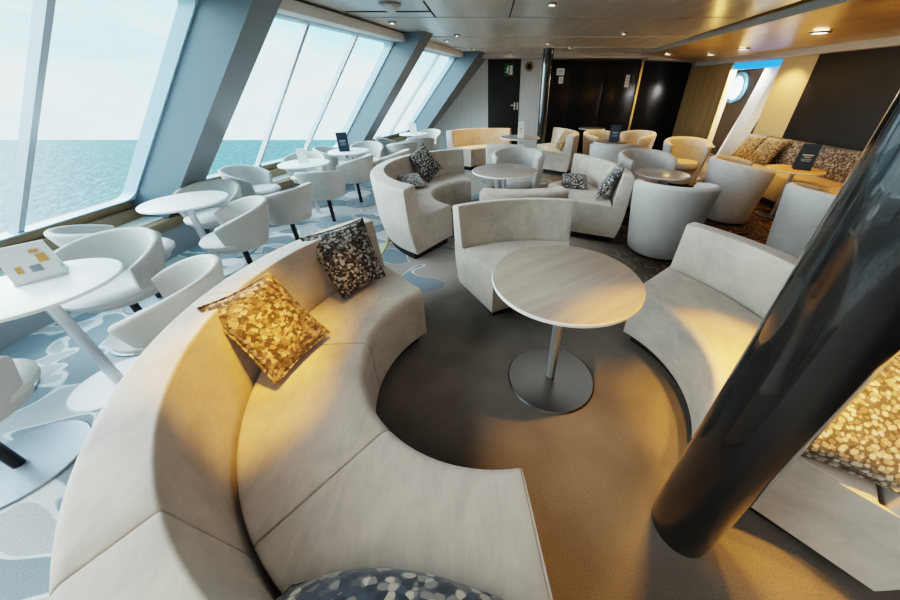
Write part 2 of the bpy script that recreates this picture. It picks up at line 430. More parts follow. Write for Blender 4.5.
def make_tub(label, loc, rz):
    t = empty('tub_armchair', loc, rz); tag(t, label, 'armchair', 'upholstered tub armchairs')
    bm = shell_bm(128, .03, .735, .66, .285, .375, .085, 44, q=8)
    bm_obj('shell', bm, M['tub'], t, None, 60, .014, 2)
    bm = bmesh.new(); add_lathe(bm, [(0, .06), (.20, .06), (.215, .09), (.225, .30), (0, .30)], 40)
    bmesh.ops.translate(bm, vec=(0, -.03, 0), verts=bm.verts)
    bm_obj('seat_base', bm, M['tub'], t, None, 40)
    bm = bmesh.new(); add_lathe(bm, [(0, .302), (.225, .302), (.25, .325), (.252, .385), (.235, .418), (.17, .43), (0, .435)], 40)
    bmesh.ops.translate(bm, vec=(0, -.045, 0), verts=bm.verts)
    bm_obj('seat', bm, M['tub'], t, None, 50)
    lathe_obj('plinth', [(0, 0), (.24, 0), (.24, .035), (0, .035)], M['plinth'], t, 36)
    return t
def make_table(name, label, loc, h, r, topm, basem, group, rb=.24, post=.028, edge='edge', rz=0):
    t = empty(name, loc, rz); tag(t, label, 'table', group)
    top = lathe_obj('tabletop', [(0, h - .018), (r - .012, h - .018), (r - .006, h - .016), (r - .001, h - .001), (r - .004, h), (0, h)], M[topm], t, 72)
    bm = bmesh.new()
    add_lathe(bm, [(r - .003, h - .017), (r + .0015, h - .015), (r + .0015, h - .003), (r - .002, h + .0005)], 72)
    bm_obj('edge_band', bm, M[edge], top, None, 40)
    lathe_obj('post', [(0, .014), (post, .014), (post, h - .02), (0, h - .02)], M['chrome'], t, 28)
    lathe_obj('base_disc', [(0, 0), (rb, 0), (rb + .004, .006), (rb - .003, .013), (post + .02, .017), (0, .017)], M[basem], t, 56)
    return t

# ================================================================== THE SETTING
def struct(o, label=None):
    o['kind'] = 'structure'
    if label: o['label'] = label
    return o
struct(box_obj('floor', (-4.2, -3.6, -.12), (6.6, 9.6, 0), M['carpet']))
# --- window wall facets
SL = .91; ZT = 2.1; ZS = .56
class Facet:
    def __init__(s, o, h): s.o = Vector((o[0], o[1], 0)); s.u = Vector((math.sin(h), math.cos(h), 0)); s.n = Vector((math.cos(h), -math.sin(h), 0))
    def p(s, a, z, d=0):                    # d: metres into the room, measured level
        return s.o + s.u * a + s.n * (SL * (z - ZT) + d) + Vector((0, 0, z))
F1 = Facet((-2.135, 0), 0); F2 = Facet((-2.135, 3.15), .262)
S1END = 3.15; S2END = (9.0 - 3.15) / math.cos(.262)
def slab(name, f, a0, a1, z0, z1, d0, d1, mat, parent=None):
    bm = bmesh.new()
    add_hexa(bm, [f.p(a0, z0, d0), f.p(a1, z0, d0), f.p(a1, z1, d0), f.p(a0, z1, d0), f.p(a0, z0, d1), f.p(a1, z0, d1), f.p(a1, z1, d1), f.p(a0, z1, d1)])
    return bm_obj(name, bm, mat, parent)
def level_box(name, f, a0, a1, z0, z1, x0, x1, mat, parent=None, bev=0):   # upright box, x measured from facet line at z=ZT
    bm = bmesh.new()
    def q(a, z, x): return f.o + f.u * a + f.n * x + Vector((0, 0, z))
    add_hexa(bm, [q(a0, z0, x0), q(a1, z0, x0), q(a1, z1, x0), q(a0, z1, x0), q(a0, z0, x1), q(a1, z0, x1), q(a1, z1, x1), q(a0, z1, x1)])
    return bm_obj(name, bm, mat, parent, None, 40 if bev else None, bev)
def bay(idx, f, a0, a1, mulls):
    """one window: rounded-corner frame, mullions and a pane between each two of them"""
    w = empty('window_%d' % idx, f.p((a0 + a1) / 2, ZS, 0)); w['kind'] = 'structure'
    inv = Matrix.Translation(-w.location)
    z0, z1 = ZS, ZT; rad = .10
    L = math.sqrt(1 + SL * SL)
    bm = bmesh.new(); inn = []; out = []
    m = .018
    H = (z1 - z0)
    cs = [(a1 - m, z1 - m * .7, 0), (a0 + m, z1 - m * .7, 90), (a0 + m, z0 + m * .7, 180), (a1 - m, z0 + m * .7, 270)]
    for (ca, cz, st) in cs:
        sx = -1 if st in (0, 270) else 1; sz = -1 if st in (0, 90) else 1
        for k in range(9):
            a = R(st + 90 * k / 8)
            inn.append((ca + sx * rad + rad * math.cos(a), cz + sz * rad * .72 + rad * .72 * math.sin(a)))
            oa = a1 if math.cos(a) > 1e-6 else a0; oz = z1 if math.sin(a) > 1e-6 else z0
            if st == 0: oa, oz = (a1, z0 + (z1 - z0) * 1) if k == 4 else ((a1, inn[-1][1]) if k < 4 else (inn[-1][0], z1))
            elif st == 90: oa, oz = (a0, z1) if k == 4 else ((inn[-1][0], z1) if k < 4 else (a0, inn[-1][1]))
            elif st == 180: oa, oz = (a0, z0) if k == 4 else ((a0, inn[-1][1]) if k < 4 else (inn[-1][0], z0))
            else: oa, oz = (a1, z0) if k == 4 else ((inn[-1][0], z0) if k < 4 else (a1, inn[-1][1]))
            out.append((oa, oz))
    n = len(inn); V = {}
    for d in (-.10, .03):
        for nm, lst in (('i', inn), ('o', out)):
            for k, (a, z) in enumerate(lst): V[nm, d, k] = bm.verts.new(f.p(a, z, d) - w.location)
    for k in range(n):
        j = (k + 1) % n
        bm.faces.new((V['i', .03, k], V['o', .03, k], V['o', .03, j], V['i', .03, j]))
        bm.faces.new((V['i', -.10, k], V['i', -.10, j], V['o', -.10, j], V['o', -.10, k]))
        bm.faces.new((V['i', .03, k], V['i', .03, j], V['i', -.10, j], V['i', -.10, k]))
        bm.faces.new((V['o', .03, k], V['o', -.10, k], V['o', -.10, j], V['o', .03, j]))
    bm_obj('window_frame', bm, M['frame'], w, None, 40)
    edges = [a0 + m * .5] + list(mulls) + [a1 - m * .5]
    for a in mulls:
        bm = bmesh.new()
        add_hexa(bm, [f.p(a - .019, z0, -.075) - w.location, f.p(a + .019, z0, -.075) - w.location, f.p(a + .019, z1, -.075) - w.location, f.p(a - .019, z1, -.075) - w.location,
                      f.p(a - .019, z0, .0) - w.location, f.p(a + .019, z0, .0) - w.location, f.p(a + .019, z1, .0) - w.location, f.p(a - .019, z1, .0) - w.location])
        bm_obj('mullion', bm, M['mullion'], w)
    for b0, b1 in zip(edges[:-1], edges[1:]):
        bm = bmesh.new()
        bm.faces.new([bm.verts.new(f.p(a, z, -.07) - w.location) for a, z in ((b0, z0 + .01), (b1, z0 + .01), (b1, z1 - .01), (b0, z1 - .01))])
        bm_obj('pane', bm, M['glass'], w)
    return w
BAYS1 = [(-3.4, -.95, (-2.55, -1.7)), (-.65, 3.0, (.45, 1.3, 2.15))]
BAYS2 = [(.18, 2.72, (1.02, 1.87)), (3.02, 5.40, (3.75, 4.58))]
k = 1
for f, bays in ((F1, BAYS1), (F2, BAYS2)):
    for a0, a1, mu in bays: bay(k, f, a0, a1, mu); k += 1
# sloping pillars between the bays, bluish window light tinted into their side faces
def pillar(f, a0, a1, dep=.43):
    bm = bmesh.new()
    z0, z1 = .30, 2.22
    add_hexa(bm, [f.p(a0, z0, -.1), f.p(a1, z0, -.1), f.p(a1, z1, -.1), f.p(a0, z1, -.1), f.p(a0, z0, dep), f.p(a1, z0, dep), f.p(a1, z1, dep), f.p(a0, z1, dep)])
    bmesh.ops.recalc_face_normals(bm, faces=bm.faces)
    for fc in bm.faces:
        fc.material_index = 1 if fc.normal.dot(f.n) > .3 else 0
    o = bm_obj('trim_pillar', bm, [M['pillar_side_lit'], M['pillar_front']]); return struct(o, 'sloping grey pillar between two window bays')
pillar(F1, -.95, -.65); pillar(F1, 3.0, 3.32); pillar(F2, 2.72, 3.02); pillar(F2, 5.40, S2END + .1, .5)
# low wall, ledge and sill boards
for nm, f, a0, a1 in (('wall_left', F1, -3.6, 3.32), ('wall_left', F2, -.28, S2END + .3)):
    struct(slab(nm, f, a0, a1, -.02, ZS, -.12, -.02, M['wall_grey']))
    struct(slab(nm, f, a0, a1, ZT, 2.45, -.12, -.02, M['wall_grey']))
for f, a0, a1 in ((F1, -3.5, 3.26), (F2, -.10, S2END - .05)):
    x1 = -1.13
    struct(level_box('wall_left', f, a0, a1, 0, .27, x1 - .40, x1, M['wall_grey']))
    struct(level_box('trim_ledge', f, a0, a1, .27, .36, x1 - .38, x1 + .02, M['brown_wood'], None, .006))
    struct(level_box('trim_ledge', f, a0, a1, .355, .375, x1 - .40, x1 - .06, M['sill_white'], None))
    struct(level_box('trim_sill', f, a0, a1, .37, .48, x1 - .50, x1 - .27, M['brown_wood'], None, .008))
    struct(level_box('trim_sill', f, a0, a1, .48, .57, x1 - .42, x1 - .31, M['brown_wood'], None, .008))
# valance boxes above the windows
for f, a0, a1 in ((F1, -3.4, -.9), (F1, -.65, 3.0), (F2, .2, 2.95), (F2, 3.15, 5.6)):
    struct(level_box('trim_valance', f, a0, a1, 2.10, 2.195, .0, .20, M['valance'], None, .004))
# --- ceiling
def poly_prism(name, pts, z0, z1, mat, bev=0):
    bm = bmesh.new()
    lo = [bm.verts.new((x, y, z0(x, y) if callable(z0) else z0)) for x, y in pts]; hi = [bm.verts.new((x, y, z1)) for x, y in pts]
    bm.faces.new(lo[::-1]); bm.faces.new(hi)
    for i in range(len(pts)): bm.faces.new((lo[i], lo[(i + 1) % len(pts)], hi[(i + 1) % len(pts)], hi[i]))
    return bm_obj(name, bm, mat, None, None, None, bev)
def xl(y): return -2.06 if y <= 3.15 else -2.06 + (y - 3.15) * math.tan(.262)
def xr(y): return 2.55 + .115 * y if y > 0 else 2.55
rows = [(-3.6, -1.6, 2.22), (-1.6, .3, 2.22), (.3, 2.5, 2.22), (2.5, 4.66, 2.22), (4.675, 6.19, 2.215), (6.205, 7.54, 2.205), (7.555, 8.62, 2.195)]
for y0, y1, z in rows:
    ys = [y0, y1] if not (y0 < 3.15 < y1) else [y0, 3.15, y1]
    struct(poly_prism('ceiling', [(xr(y0), y0), (xr(y1), y1)] + [(xl(y), y) for y in ys[::-1]], z, 2.30, M['ceil']))
struct(poly_prism('ceiling', [(-2.06, -3.6), (5.2, -3.6), (5.2, 9.3), (-.45, 9.3), (-2.06, 3.15)], 2.29, 2.36, M['dark_seam']))
def zr(x, y): return 2.155 - .135 * max(0, (x - xr(y))) / (4.95 - xr(y))
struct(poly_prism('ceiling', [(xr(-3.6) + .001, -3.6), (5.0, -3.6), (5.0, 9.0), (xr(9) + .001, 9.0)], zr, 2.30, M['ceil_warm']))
bm = bmesh.new(); add_hexa(bm, [(xr(-3.5) - .012, -3.5, 2.15), (xr(-3.5) + .012, -3.5, 2.15), (xr(-3.5) + .012, -3.5, 2.225), (xr(-3.5) - .012, -3.5, 2.225), (xr(8.7) - .012, 8.7, 2.145), (xr(8.7) + .012, 8.7, 2.145), (xr(8.7) + .012, 8.7, 2.225), (xr(8.7) - .012, 8.7, 2.225)])
struct(bm_obj('trim_bulkhead', bm, M['cornice']))
# raised joint lines on the main ceiling
for (x0, y0, x1, y1) in ((-.62, 3.9, -.62, 4.66), (-1.55, 4.35, -.62, 4.35), (.25, 3.7, .25, 4.66)):
    struct(box_obj('trim_joint', (min(x0, x1) - .006, min(y0, y1) - .006, 2.212), (max(x0, x1) + .006, max(y0, y1) + .006, 2.222), M['dark_seam']))
# cornices
struct(box_obj('trim_cornice', (-.62, 8.62, 2.10), (3.7, 9.0, 2.25), M['cornice'], None, .012))
bm = bmesh.new(); add_hexa(bm, [(3.69, 8.64, 2.07), (3.69, 9.0, 2.07), (3.69, 9.0, 2.25), (3.69, 8.64, 2.25), (4.95, 8.64, 2.03), (4.95, 9.0, 2.03), (4.95, 9.0, 2.22), (4.95, 8.64, 2.22)])
struct(bm_obj('trim_cornice', bm, M['cornice']))
struct(box_obj('trim_cornice', (4.84, -3.5, 1.935), (4.98, 8.7, 2.10), M['cornice'], None, .02))
# --- far wall
Y = 9.0
bm = bmesh.new(); e0 = F2.p(S2END, 0); e1 = F2.p(S2END, 2.4)
add_hexa(bm, [(e0.x, Y, 0), (0, Y, 0), (0, Y, 2.4), (e1.x, Y, 2.4), (e0.x, Y + .12, 0), (0, Y + .12, 0), (0, Y + .12, 2.4), (e1.x, Y + .12, 2.4)])
struct(bm_obj('wall_far', bm, M['white_line_wall']))
struct(box_obj('wall_far', (.80, Y, 0), (1.36, Y + .12, 2.4), M['white_line_wall']))
struct(box_obj('wall_far', (-.05, Y, 2.16), (.85, Y + .12, 2.4), M['cornice']))
struct(box_obj('wall_far', (1.36, Y + .02, 0), (5.0, Y + .14, 2.4), M['dark_panel']))
d = struct(box_obj('door_1', (0, Y + .02, 0), (.80, Y + .07, 2.16), M['door_dark'], None, .006), 'dark door under the green exit sign')
bm = bmesh.new(); add_box(bm, (.66, Y - .012, 1.03), (.70, Y + .02, 1.20)); add_box(bm, (.58, Y - .05, 1.12), (.70, Y - .03, 1.15)); add_box(bm, (.68, Y - .05, 1.12), (.70, Y, 1.15))
add_box(bm, (.735, Y - .012, 1.03), (.775, Y + .02, 1.20))
bm_obj('door_handle', bm, M['chrome'], d, None, None)
# black glazed partition leaves
for i, (x0, x1) in enumerate(((1.40, 2.05), (2.07, 2.86), (2.88, 3.70), (3.76, 4.9))):
    struct(box_obj('door_%d' % (i + 2), (x0, Y - .02, .02), (x1, Y + .03, 2.06), M['black_glass'], None, .006), 'black glazed partition leaf in the far wall')
struct(box_obj('trim_post', (3.705, Y - .05, 0), (3.755, Y - .005, 2.06), M['brass']))
# --- right wall
X = 4.95
struct(box_obj('wall_right', (X, -3.6, 0), (X + .12, 5.62, 2.2), M['dark_panel']))
struct(box_obj('wall_right', (X, 5.62, 0), (X + .12, 6.28, 2.2), M['cream_wall']))
struct(box_obj('wall_right', (X, 7.5, 0), (X + .12, 9.1, 2.2), M['wood_panel']))
struct(box_obj('wall_right', (X, 6.28, 1.92), (X + .12, 7.5, 2.2), M['cornice']))
struct(box_obj('trim_post', (X - .03, 7.47, 0), (X + .01, 7.51, 1.94), M['brass']))
# vestibule behind the opening
struct(box_obj('wall_vestibule', (6.05, 5.6, 0), (6.15, 9.6, 2.2), M['dark_panel']))
struct(box_obj('wall_vestibule', (5.07, 9.2, 0), (6.05, 9.3, 2.2), M['wood_panel']))
struct(box_obj('wall_vestibule', (5.07, 6.0, 0), (6.05, 6.1, 2.2), M['white_paint']))
struct(box_obj('ceiling', (5.07, 6.0, 2.1), (6.1, 9.3, 2.2), M['white_paint']))
struct(box_obj('wall_back', (-4.2, -3.7, 0), (5.1, -3.58, 2.4), M['cream_wall']))
def leaning(name, y0b, y0t, w, x0, x1, mat):
    bm = bmesh.new(); z0, z1 = 0, 2.1
    add_hexa(bm, [(x0, y0b, z0), (x0, y0b + w, z0), (x0, y0t + w, z1), (x0, y0t, z1), (x1, y0b, z0), (x1, y0b + w, z0), (x1, y0t + w, z1), (x1, y0t, z1)])
    return bm_obj(name, bm, mat)
struct(leaning('trim_frame', 7.45, 6.75, .36, 5.45, 5.60, M['white_paint']), 'white leaning hull frame behind the opening')
struct(leaning('trim_frame', 6.98, 6.45, .30, 5.12, 5.30, M['white_paint']), 'white leaning hull frame beside the opening')
p = empty('porthole', (6.04, 8.72, 1.51)); struct(p, 'round porthole window in the vestibule wall'); p.name = 'window_5'
bm = bmesh.new(); add_lathe(bm, [(.25, 0), (.25, .05), (.315, .05), (.33, .02), (.33, 0)], 48); bmesh.ops.rotate(bm, matrix=Matrix.Rotation(R(-90), 3, 'Y'), verts=bm.verts)
bm_obj('window_frame', bm, M['port_ring'], p, None, 40)
bm = bmesh.new(); add_lathe(bm, [(0, .012), (.25, .012), (.25, 0)], 48); bmesh.ops.rotate(bm, matrix=Matrix.Rotation(R(-90), 3, 'Y'), verts=bm.verts)
bm_obj('pane', bm, M['port_glow'], p)
# brass floor strip
struct(box_obj('trim_threshold', (-1.165, 1.2, 0), (-1.125, 6.0, .006), M['brass']))
# sea
bm = bmesh.new(); v = [bm.verts.new(q) for q in ((-700, -60, 0), (120, -60, 0), (120, 202, 0), (-700, 202, 0))]; bm.faces.new(v)
struct(bm_obj('sea', bm, M['sea'], None, (0, 0, -25.1)))

# ================================================================== COLUMNS
def black_column(x, y, r, label, h=2.215):
    o = lathe_obj('black_column', [(0, .0), (r + .0, 0), (r, .01), (r, h), (0, h)], M['column'], None, 64, 35, (x, y, 0))
    tag(o, label, 'column', None, 'thing'); return o
black_column(.772, .535, .104, 'glossy black round column beside the near end of the right-hand curved sofa')
black_column(1.235, 7.72, .105, 'slim black column standing before the far wall beside the dark door', 2.195)

# ================================================================== SOFAS
ring_sofa((.018, 1.143), 135, 278.5, 3, 'big curved velvet sofa with a gold and a grey cushion, in front of the camera', .60, depth=.665)
ring_sofa((.433, 1.19), -45.5, 39, 1, 'curved velvet sofa behind the black column, right of the lounge table', .62, back_splits=1, hb=.74)
ring_sofa((.38, 1.24), 75, 122, 1, 'short curved sofa section facing the pale lounge table across its far side', .64, back_splits=1, depth=.60)
ring_sofa((-.10, 3.70), 104, 238, 3, 'horseshoe sofa with a patterned and a flat pale cushion beside the aisle', .56)
ring_sofa((.25, 3.62), -108, -64, 1, 'short sofa section back to back with the one at the lounge table', .445, back_splits=1, depth=.61)
ring_sofa((.30, 3.62), -24, 42, 2, 'grey curved sofa with two dark patterned cushions, right of the middle table', .66, depth=.61)
ring_sofa((.15, 6.40), 72, 146, 2, 'warm lit curved sofa below the dark door at the far wall', .60)
ring_sofa((.62, 6.45), 243, 268, 1, 'pale sofa section seen from behind, left of the tub armchair by the middle table', .80, back_splits=1)
ring_sofa((.60, 7.0), -38, 38, 2, 'pale curved sofa with a gold cushion against the black partition', .62)

# ================================================================== LOUNGE TABLE AND CUSHIONS
make_table('lounge_table', 'round pale wood lounge table on a steel post, nearest the camera', (.378, 1.275, 0), .715, .357, 'lounge_top', 'chrome_dark', 'round lounge tables', .252, .026, rz=R(35))
make_table('lounge_table', 'round grey wood table in front of the tub armchair in the middle', (.19, 3.64, 0), .70, .37, 'dark_top', 'chrome_dark', 'round lounge tables', .24, .026)
make_table('lounge_table', 'round table with a white card by the far warm sofa', (.62, 6.45, 0), .70, .38, 'dark_top', 'chrome_dark', 'round lounge tables', .24, .026)
make_table('lounge_table', 'dark round table between the two grey tub armchairs', (2.12, 3.84, 0), .62, .30, 'dark_top', 'chrome_dark', 'round lounge tables', .22, .024)
make_table('lounge_table', 'small round table with a navy menu card behind a tub armchair', (2.22, 5.98, 0), .68, .30, 'dark_top', 'chrome_dark', 'round lounge tables', .22, .024)
make_table('lounge_table', 'small grey round table standing close to the black partition', (2.46, 8.02, 0), .70, .30, 'dark_top', 'chrome_dark', 'round lounge tables', .22, .024)
make_table('lounge_table', 'honey wood round table with a navy menu card by the wall bench', (3.93, 4.06, 0), .62, .29, 'gold_top', 'chrome_dark', 'round lounge tables', .20, .024)
make_table('lounge_table', 'small round table with a white cup near the bright opening', (3.95, 6.15, 0), .60, .24, 'dark_top', 'chrome_dark', 'round lounge tables', .20, .024)

cushion('cushion', [(-.865, .84, .465), (-.785, 1.15, .47), (-.985, 1.19, .79), (-1.135, .96, .765)], 'cush_gold', 'gold and brown mosaic cushion leaning on the big curved sofa')
cushion('cushion', [(-.83, 1.44, .465), (-.665, 1.69, .47), (-.81, 1.88, .785), (-1.08, 1.62, .765)], 'cush_grey', 'dark grey and cream mosaic cushion at the far end of the big curved sofa')
cushion('cushion', [(-.46, .235, .50), (.05, .205, .50), (.05, -.14, .64), (-.44, -.12, .64)], 'cush_blot', 'blue-grey mottled cushion lying at the bottom edge of the big curved sofa', .22, pin=-.22)
cushion('cushion', [(.935, .585, .475), (1.25, .42, .475), (1.44, .71, .74), (1.13, .89, .74)], 'cush_pebble', 'gold mottled cushion leaning on the sofa behind the black column, in front', .17)
cushion('cushion', [(1.22, .93, .47), (1.48, .66, .47), (1.64, .84, .80), (1.38, 1.10, .80)], 'cush_pebble', 'gold mottled cushion half hidden behind another, at the right edge of the picture', .15)
cushion('cushion', [(-.78, 4.10, .445), (-.62, 4.34, .57), (-.88, 4.46, .87), (-1.04, 4.20, .745)], 'cush_blue', 'dark patterned cushion standing on its corner on the horseshoe sofa', .12)
cushion('cushion', [(-1.02, 3.68, .475), (-.76, 3.84, .475), (-.90, 4.08, .56), (-1.15, 3.92, .58)], 'cush_pale', 'pale flat cushion lying on the seat of the horseshoe sofa', .11)
cushion('cushion', [(.90, 3.84, .455), (1.22, 3.74, .455), (1.28, 4.05, .54), (.98, 4.14, .54)], 'cush_blue', 'dark patterned cushion lying flat on the grey curved sofa', .15)
cushion('cushion', [(1.20, 3.34, .455), (1.30, 3.62, .455), (1.50, 3.60, .80), (1.42, 3.30, .80)], 'cush_blue', 'dark patterned cushion standing upright at the end of the grey curved sofa', .11)
cushion('cushion', [(1.40, 6.86, .455), (1.44, 6.48, .455), (1.66, 6.58, .78), (1.60, 6.94, .78)], 'cush_gold', 'gold cushion leaning on the pale sofa before the black partition', .13)

# ================================================================== WALL BENCH
bt = empty('banquette', (4.52, 4.2, 0)); tag(bt, 'long honey velvet bench with a speckled back along the dark right wall', 'bench')
M['bench'] = fabric('bench_velvet', (.46, .33, .17), .12)
M['bench_back'] = speckle('bench_back', [(.12, .10, .09), (.28, .24, .21), (.18, .15, .13), (.36, .32, .28)], 38)
box_obj('plinth', (-.28, -3.3, 0), (.3, 1.72, .09), M['plinth'], bt)
for i in range(5):
    box_obj('seat_cushion', (-.38, -3.4 + i * 1.04 + .004, .09), (.2, -3.4 + (i + 1) * 1.04 - .004, .44), M['bench'], bt, .03)
bm = bmesh.new(); pr = [(.12, .44), (.20, .80), (.38, .80), (.38, .09), (.20, .09), (.20, .44)]
a = [bm.verts.new((x, -3.4, z)) for x, z in pr]; b = [bm.verts.new((x, 1.80, z)) for x, z in pr]
bm.faces.new(a); bm.faces.new(b[::-1])
for i in range(6): bm.faces.new((a[i], a[(i + 1) % 6], b[(i + 1) % 6], b[i]))
bm_obj('backrest', bm, M['bench_back'], bt, None, None, .02)
cushion('cushion', [(4.44, 5.10, .455), (4.42, 5.52, .455), (4.66, 5.54, .82), (4.66, 5.12, .82)], 'cush_gold', 'gold cushion leaning on the wall bench, front of the two', .14)
cushion('cushion', [(4.44, 5.50, .455), (4.42, 5.90, .455), (4.64, 5.94, .82), (4.64, 5.54, .82)], 'cush_gold', 'brown gold cushion at the far end of the wall bench', .13)

# ================================================================== WINDOW TABLES AND CAFE CHAIRS
wt = make_table('window_table', 'white round table with a tent card beside the nearest window', (-2.20, 1.24, 0), .68, .30, 'white_top', 'white_disc', 'white round tables along the windows', .205, .026, 'white_top')
for loc, lab in (((-2.60, 2.58, 0), 'white round table just before the first sloping pillar'),
                 ((-2.37, 4.13, 0), 'white round table with a small white lamp card, below the middle window'),
                 ((-2.15, 5.05, 0), 'white round table carrying a navy menu card, before the second pillar'),
                 ((-1.58, 7.15, 0), 'white round table with a white card below the farthest window')):
    copy_thing(wt, loc, 0, lab)
def face(dx, dy): return math.atan2(dx, -dy)          # rz so that local -Y points to (dx, dy)
c0 = make_cafe('pale tub chair facing the camera across the tent-card table', (-2.38, 1.66, 0), face(.12, -1))
cafes = [((-1.71, 1.31, 0), (-.88, -.42), 'pale tub chair with its back against the big curved sofa'),
         ((-2.17, .76, 0), (-.1, 1), 'grey tub chair cut off by the lower left picture edge'),
         ((-2.84, 1.08, 0), (1, .1), 'tub chair outside the left picture edge, only its disc in view'),
         ((-2.74, 2.10, 0), (.25, 1), 'low pale tub chair by the sill, behind the one facing the camera'),
         ((-2.14, 2.42, 0), (-.72, -.55), 'pale tub chair turned away, right of the white table before the first pillar'),
         ((-2.74, 2.95, 0), (.25, -1), 'pale tub chair behind the white table, against the first sloping pillar'),
         ((-2.06, 3.04, 0), (-1, .35), 'pale tub chair seen from its back between the first two window tables'),
         ((-2.88, 3.82, 0), (1, .1), 'pale tub chair by the window between the pillar and the second white table'),
         ((-2.02, 3.82, 0), (-.25, 1), 'tub chair showing its round back in front of the lamp-card table'),
         ((-2.62, 4.58, 0), (.35, -1), 'white tub chair behind the lamp-card table'),
         ((-1.94, 4.60, 0), (-.9, .2), 'tub chair turned sideways right of the lamp-card table'),
         ((-2.50, 5.30, 0), (.9, .1), 'tub chair low behind the lamp-card table at the window'),
         ((-1.50, 5.04, 0), (-1, .2), 'tub chair seen from the back right of the menu-card table'),
         ((-2.10, 5.68, 0), (.2, -1), 'white tub chair directly behind the navy menu card'),
         ((-1.58, 6.02, 0), (-.5, .9), 'tub chair seen from the back beyond the menu-card table'),
         ((-1.95, 6.65, 0), (.8, .6), 'pointed grey tub chair at the sill before the third pillar'),
         ((-1.36, 6.70, 0), (-.1, 1), 'tub chair with round back in front of the farthest white table'),
         ((-1.35, 7.62, 0), (-.25, -1), 'white tub chair behind the farthest white table')]
for loc, dr, lab in cafes: copy_thing(c0, loc, face(*dr), lab)

# ================================================================== TUB ARMCHAIRS
t0 = make_tub('tub armchair facing the camera behind the middle grey table', (.42, 4.52, 0), face(-.15, -1))
tubs = [((1.81, 2.99, 0), (.25, 1), 'grey tub armchair seen from behind at the centre right, nearest one'),
        ((2.16, 4.38, 0), (0, -1), 'tub armchair facing the camera behind the dark low table'),
        ((3.16, 3.94, 0), (.95, -.25), 'large tub armchair seen from its side, warm lit inside, by the bench table'),
        ((3.08, 2.66, 0), (1, .35), 'tub armchair partly hidden by the sofa next to the black column'),
        ((3.42, 5.66, 0), (-.35, -1), 'warm lit tub armchair near the bright opening'),
        ((2.05, 5.38, 0), (.15, 1), 'tub armchair seen from behind in front of the navy menu card'),
        ((2.98, 6.75, 0), (-1, -.5), 'tub armchair with gold lit side right of the navy menu card'),
        ((2.30, 6.74, 0), (.45, -1), 'tub armchair behind the small menu-card table, warm lit')]
for loc, dr, lab in tubs: copy_thing(t0, loc, face(*dr), lab)

# ================================================================== SMALL THINGS
def menu_card(loc, rz, label, mat='navy', w=.12, h=.22, marks=True, lean=.06):
    t = empty('menu_card', loc, rz); tag(t, label, 'menu card')
    bm = bmesh.new(); add_hexa(bm, [(-w / 2, -lean, 0), (w / 2, -lean, 0), (w / 2, -lean + .004, 0), (-w / 2, -lean + .004, 0), (-w / 2, -.002, h), (w / 2, -.002, h), (w / 2, .002, h), (-w / 2, .002, h)])
    bm_obj('front_panel', bm, M[mat], t)
    bm = bmesh.new(); add_hexa(bm, [(-w / 2, lean - .004, 0), (w / 2, lean - .004, 0), (w / 2, lean, 0), (-w / 2, lean, 0), (-w / 2, -.001, h), (w / 2, -.001, h), (w / 2, .003, h), (-w / 2, .003, h)])
    bm_obj('rear_panel', bm, M[mat], t)
    if marks:
        bm = bmesh.new(); s = lean / h
        for (u0, u1, v0, v1) in ((-.3, .3, .55, .60), (-.2, .2, .48, .51), (-.3, .3, .40, .42), (-.25, .25, .34, .36)):
            add_hexa(bm, [(u0 * w, -lean + v0 * h * s * 0.96 - .003, v0 * h), (u1 * w, -lean + v0 * h * s * .96 - .003, v0 * h), (u1 * w, -lean + v0 * h * s * .96, v0 * h), (u0 * w, -lean + v0 * h * s * .96, v0 * h),
                          (u0 * w, -lean + v1 * h * s * .96 - .003, v1 * h), (u1 * w, -lean + v1 * h * s * .96 - .003, v1 * h), (u1 * w, -lean + v1 * h * s * .96, v1 * h), (u0 * w, -lean + v1 * h * s * .96, v1 * h)])
        bm_obj('lettering', bm, M['ink' if mat == 'navy' else 'orange_ink'], t)
    return t
menu_card((-2.20, 5.02, .681), R(20), 'navy menu card standing on the white table before the second pillar', 'navy', .15, .26)
menu_card((2.26, 5.98, .681), R(-18), 'navy menu card on the table behind the grey tub armchair', 'navy', .17, .27)
menu_card((3.99, 4.05, .621), R(-35), 'navy menu card on the honey wood table by the wall bench', 'navy', .17, .30)
menu_card((-1.58, 7.12, .681), R(10), 'white card on the farthest window table', 'paper', .14, .20, False)
menu_card((.62, 6.36, .701), R(0), 'white card with grey print on the table by the warm sofa', 'paper', .11, .28, True)
menu_card((-2.40, 4.18, .681), R(20), 'small white lamp card on the middle window table', 'paper', .10, .17, False)
# tent card on the nearest window table
t = empty('tent_card', (-2.28, 1.34, .681), R(52)); tag(t, 'white tent card with small orange and grey pictures on the nearest window table', 'menu card')
def quad_prism(bm, p, th):
    P = [Vector(q) for q in p]; n = (P[1] - P[0]).cross(P[3] - P[0]).normalized() * th
    add_hexa(bm, P + [q + n for q in P])
bm = bmesh.new(); quad_prism(bm, [(-.08, -.06, .012), (.08, -.06, .012), (.08, .005, .17), (-.08, .005, .17)], .003); bm_obj('front_panel', bm, M['paper'], t)
bm = bmesh.new(); quad_prism(bm, [(.08, .075, .012), (-.08, .075, .012), (-.08, .01, .17), (.08, .01, .17)], .003); bm_obj('rear_panel', bm, M['paper'], t)
box_obj('base', (-.085, -.065, 0), (.085, .08, .012), M['edge'], t, .002)
def on_front(u, v): s = v / .158; return Vector((u, -.06 + .065 * s, .012 + v)) + Vector((0, -.0045, .0018))
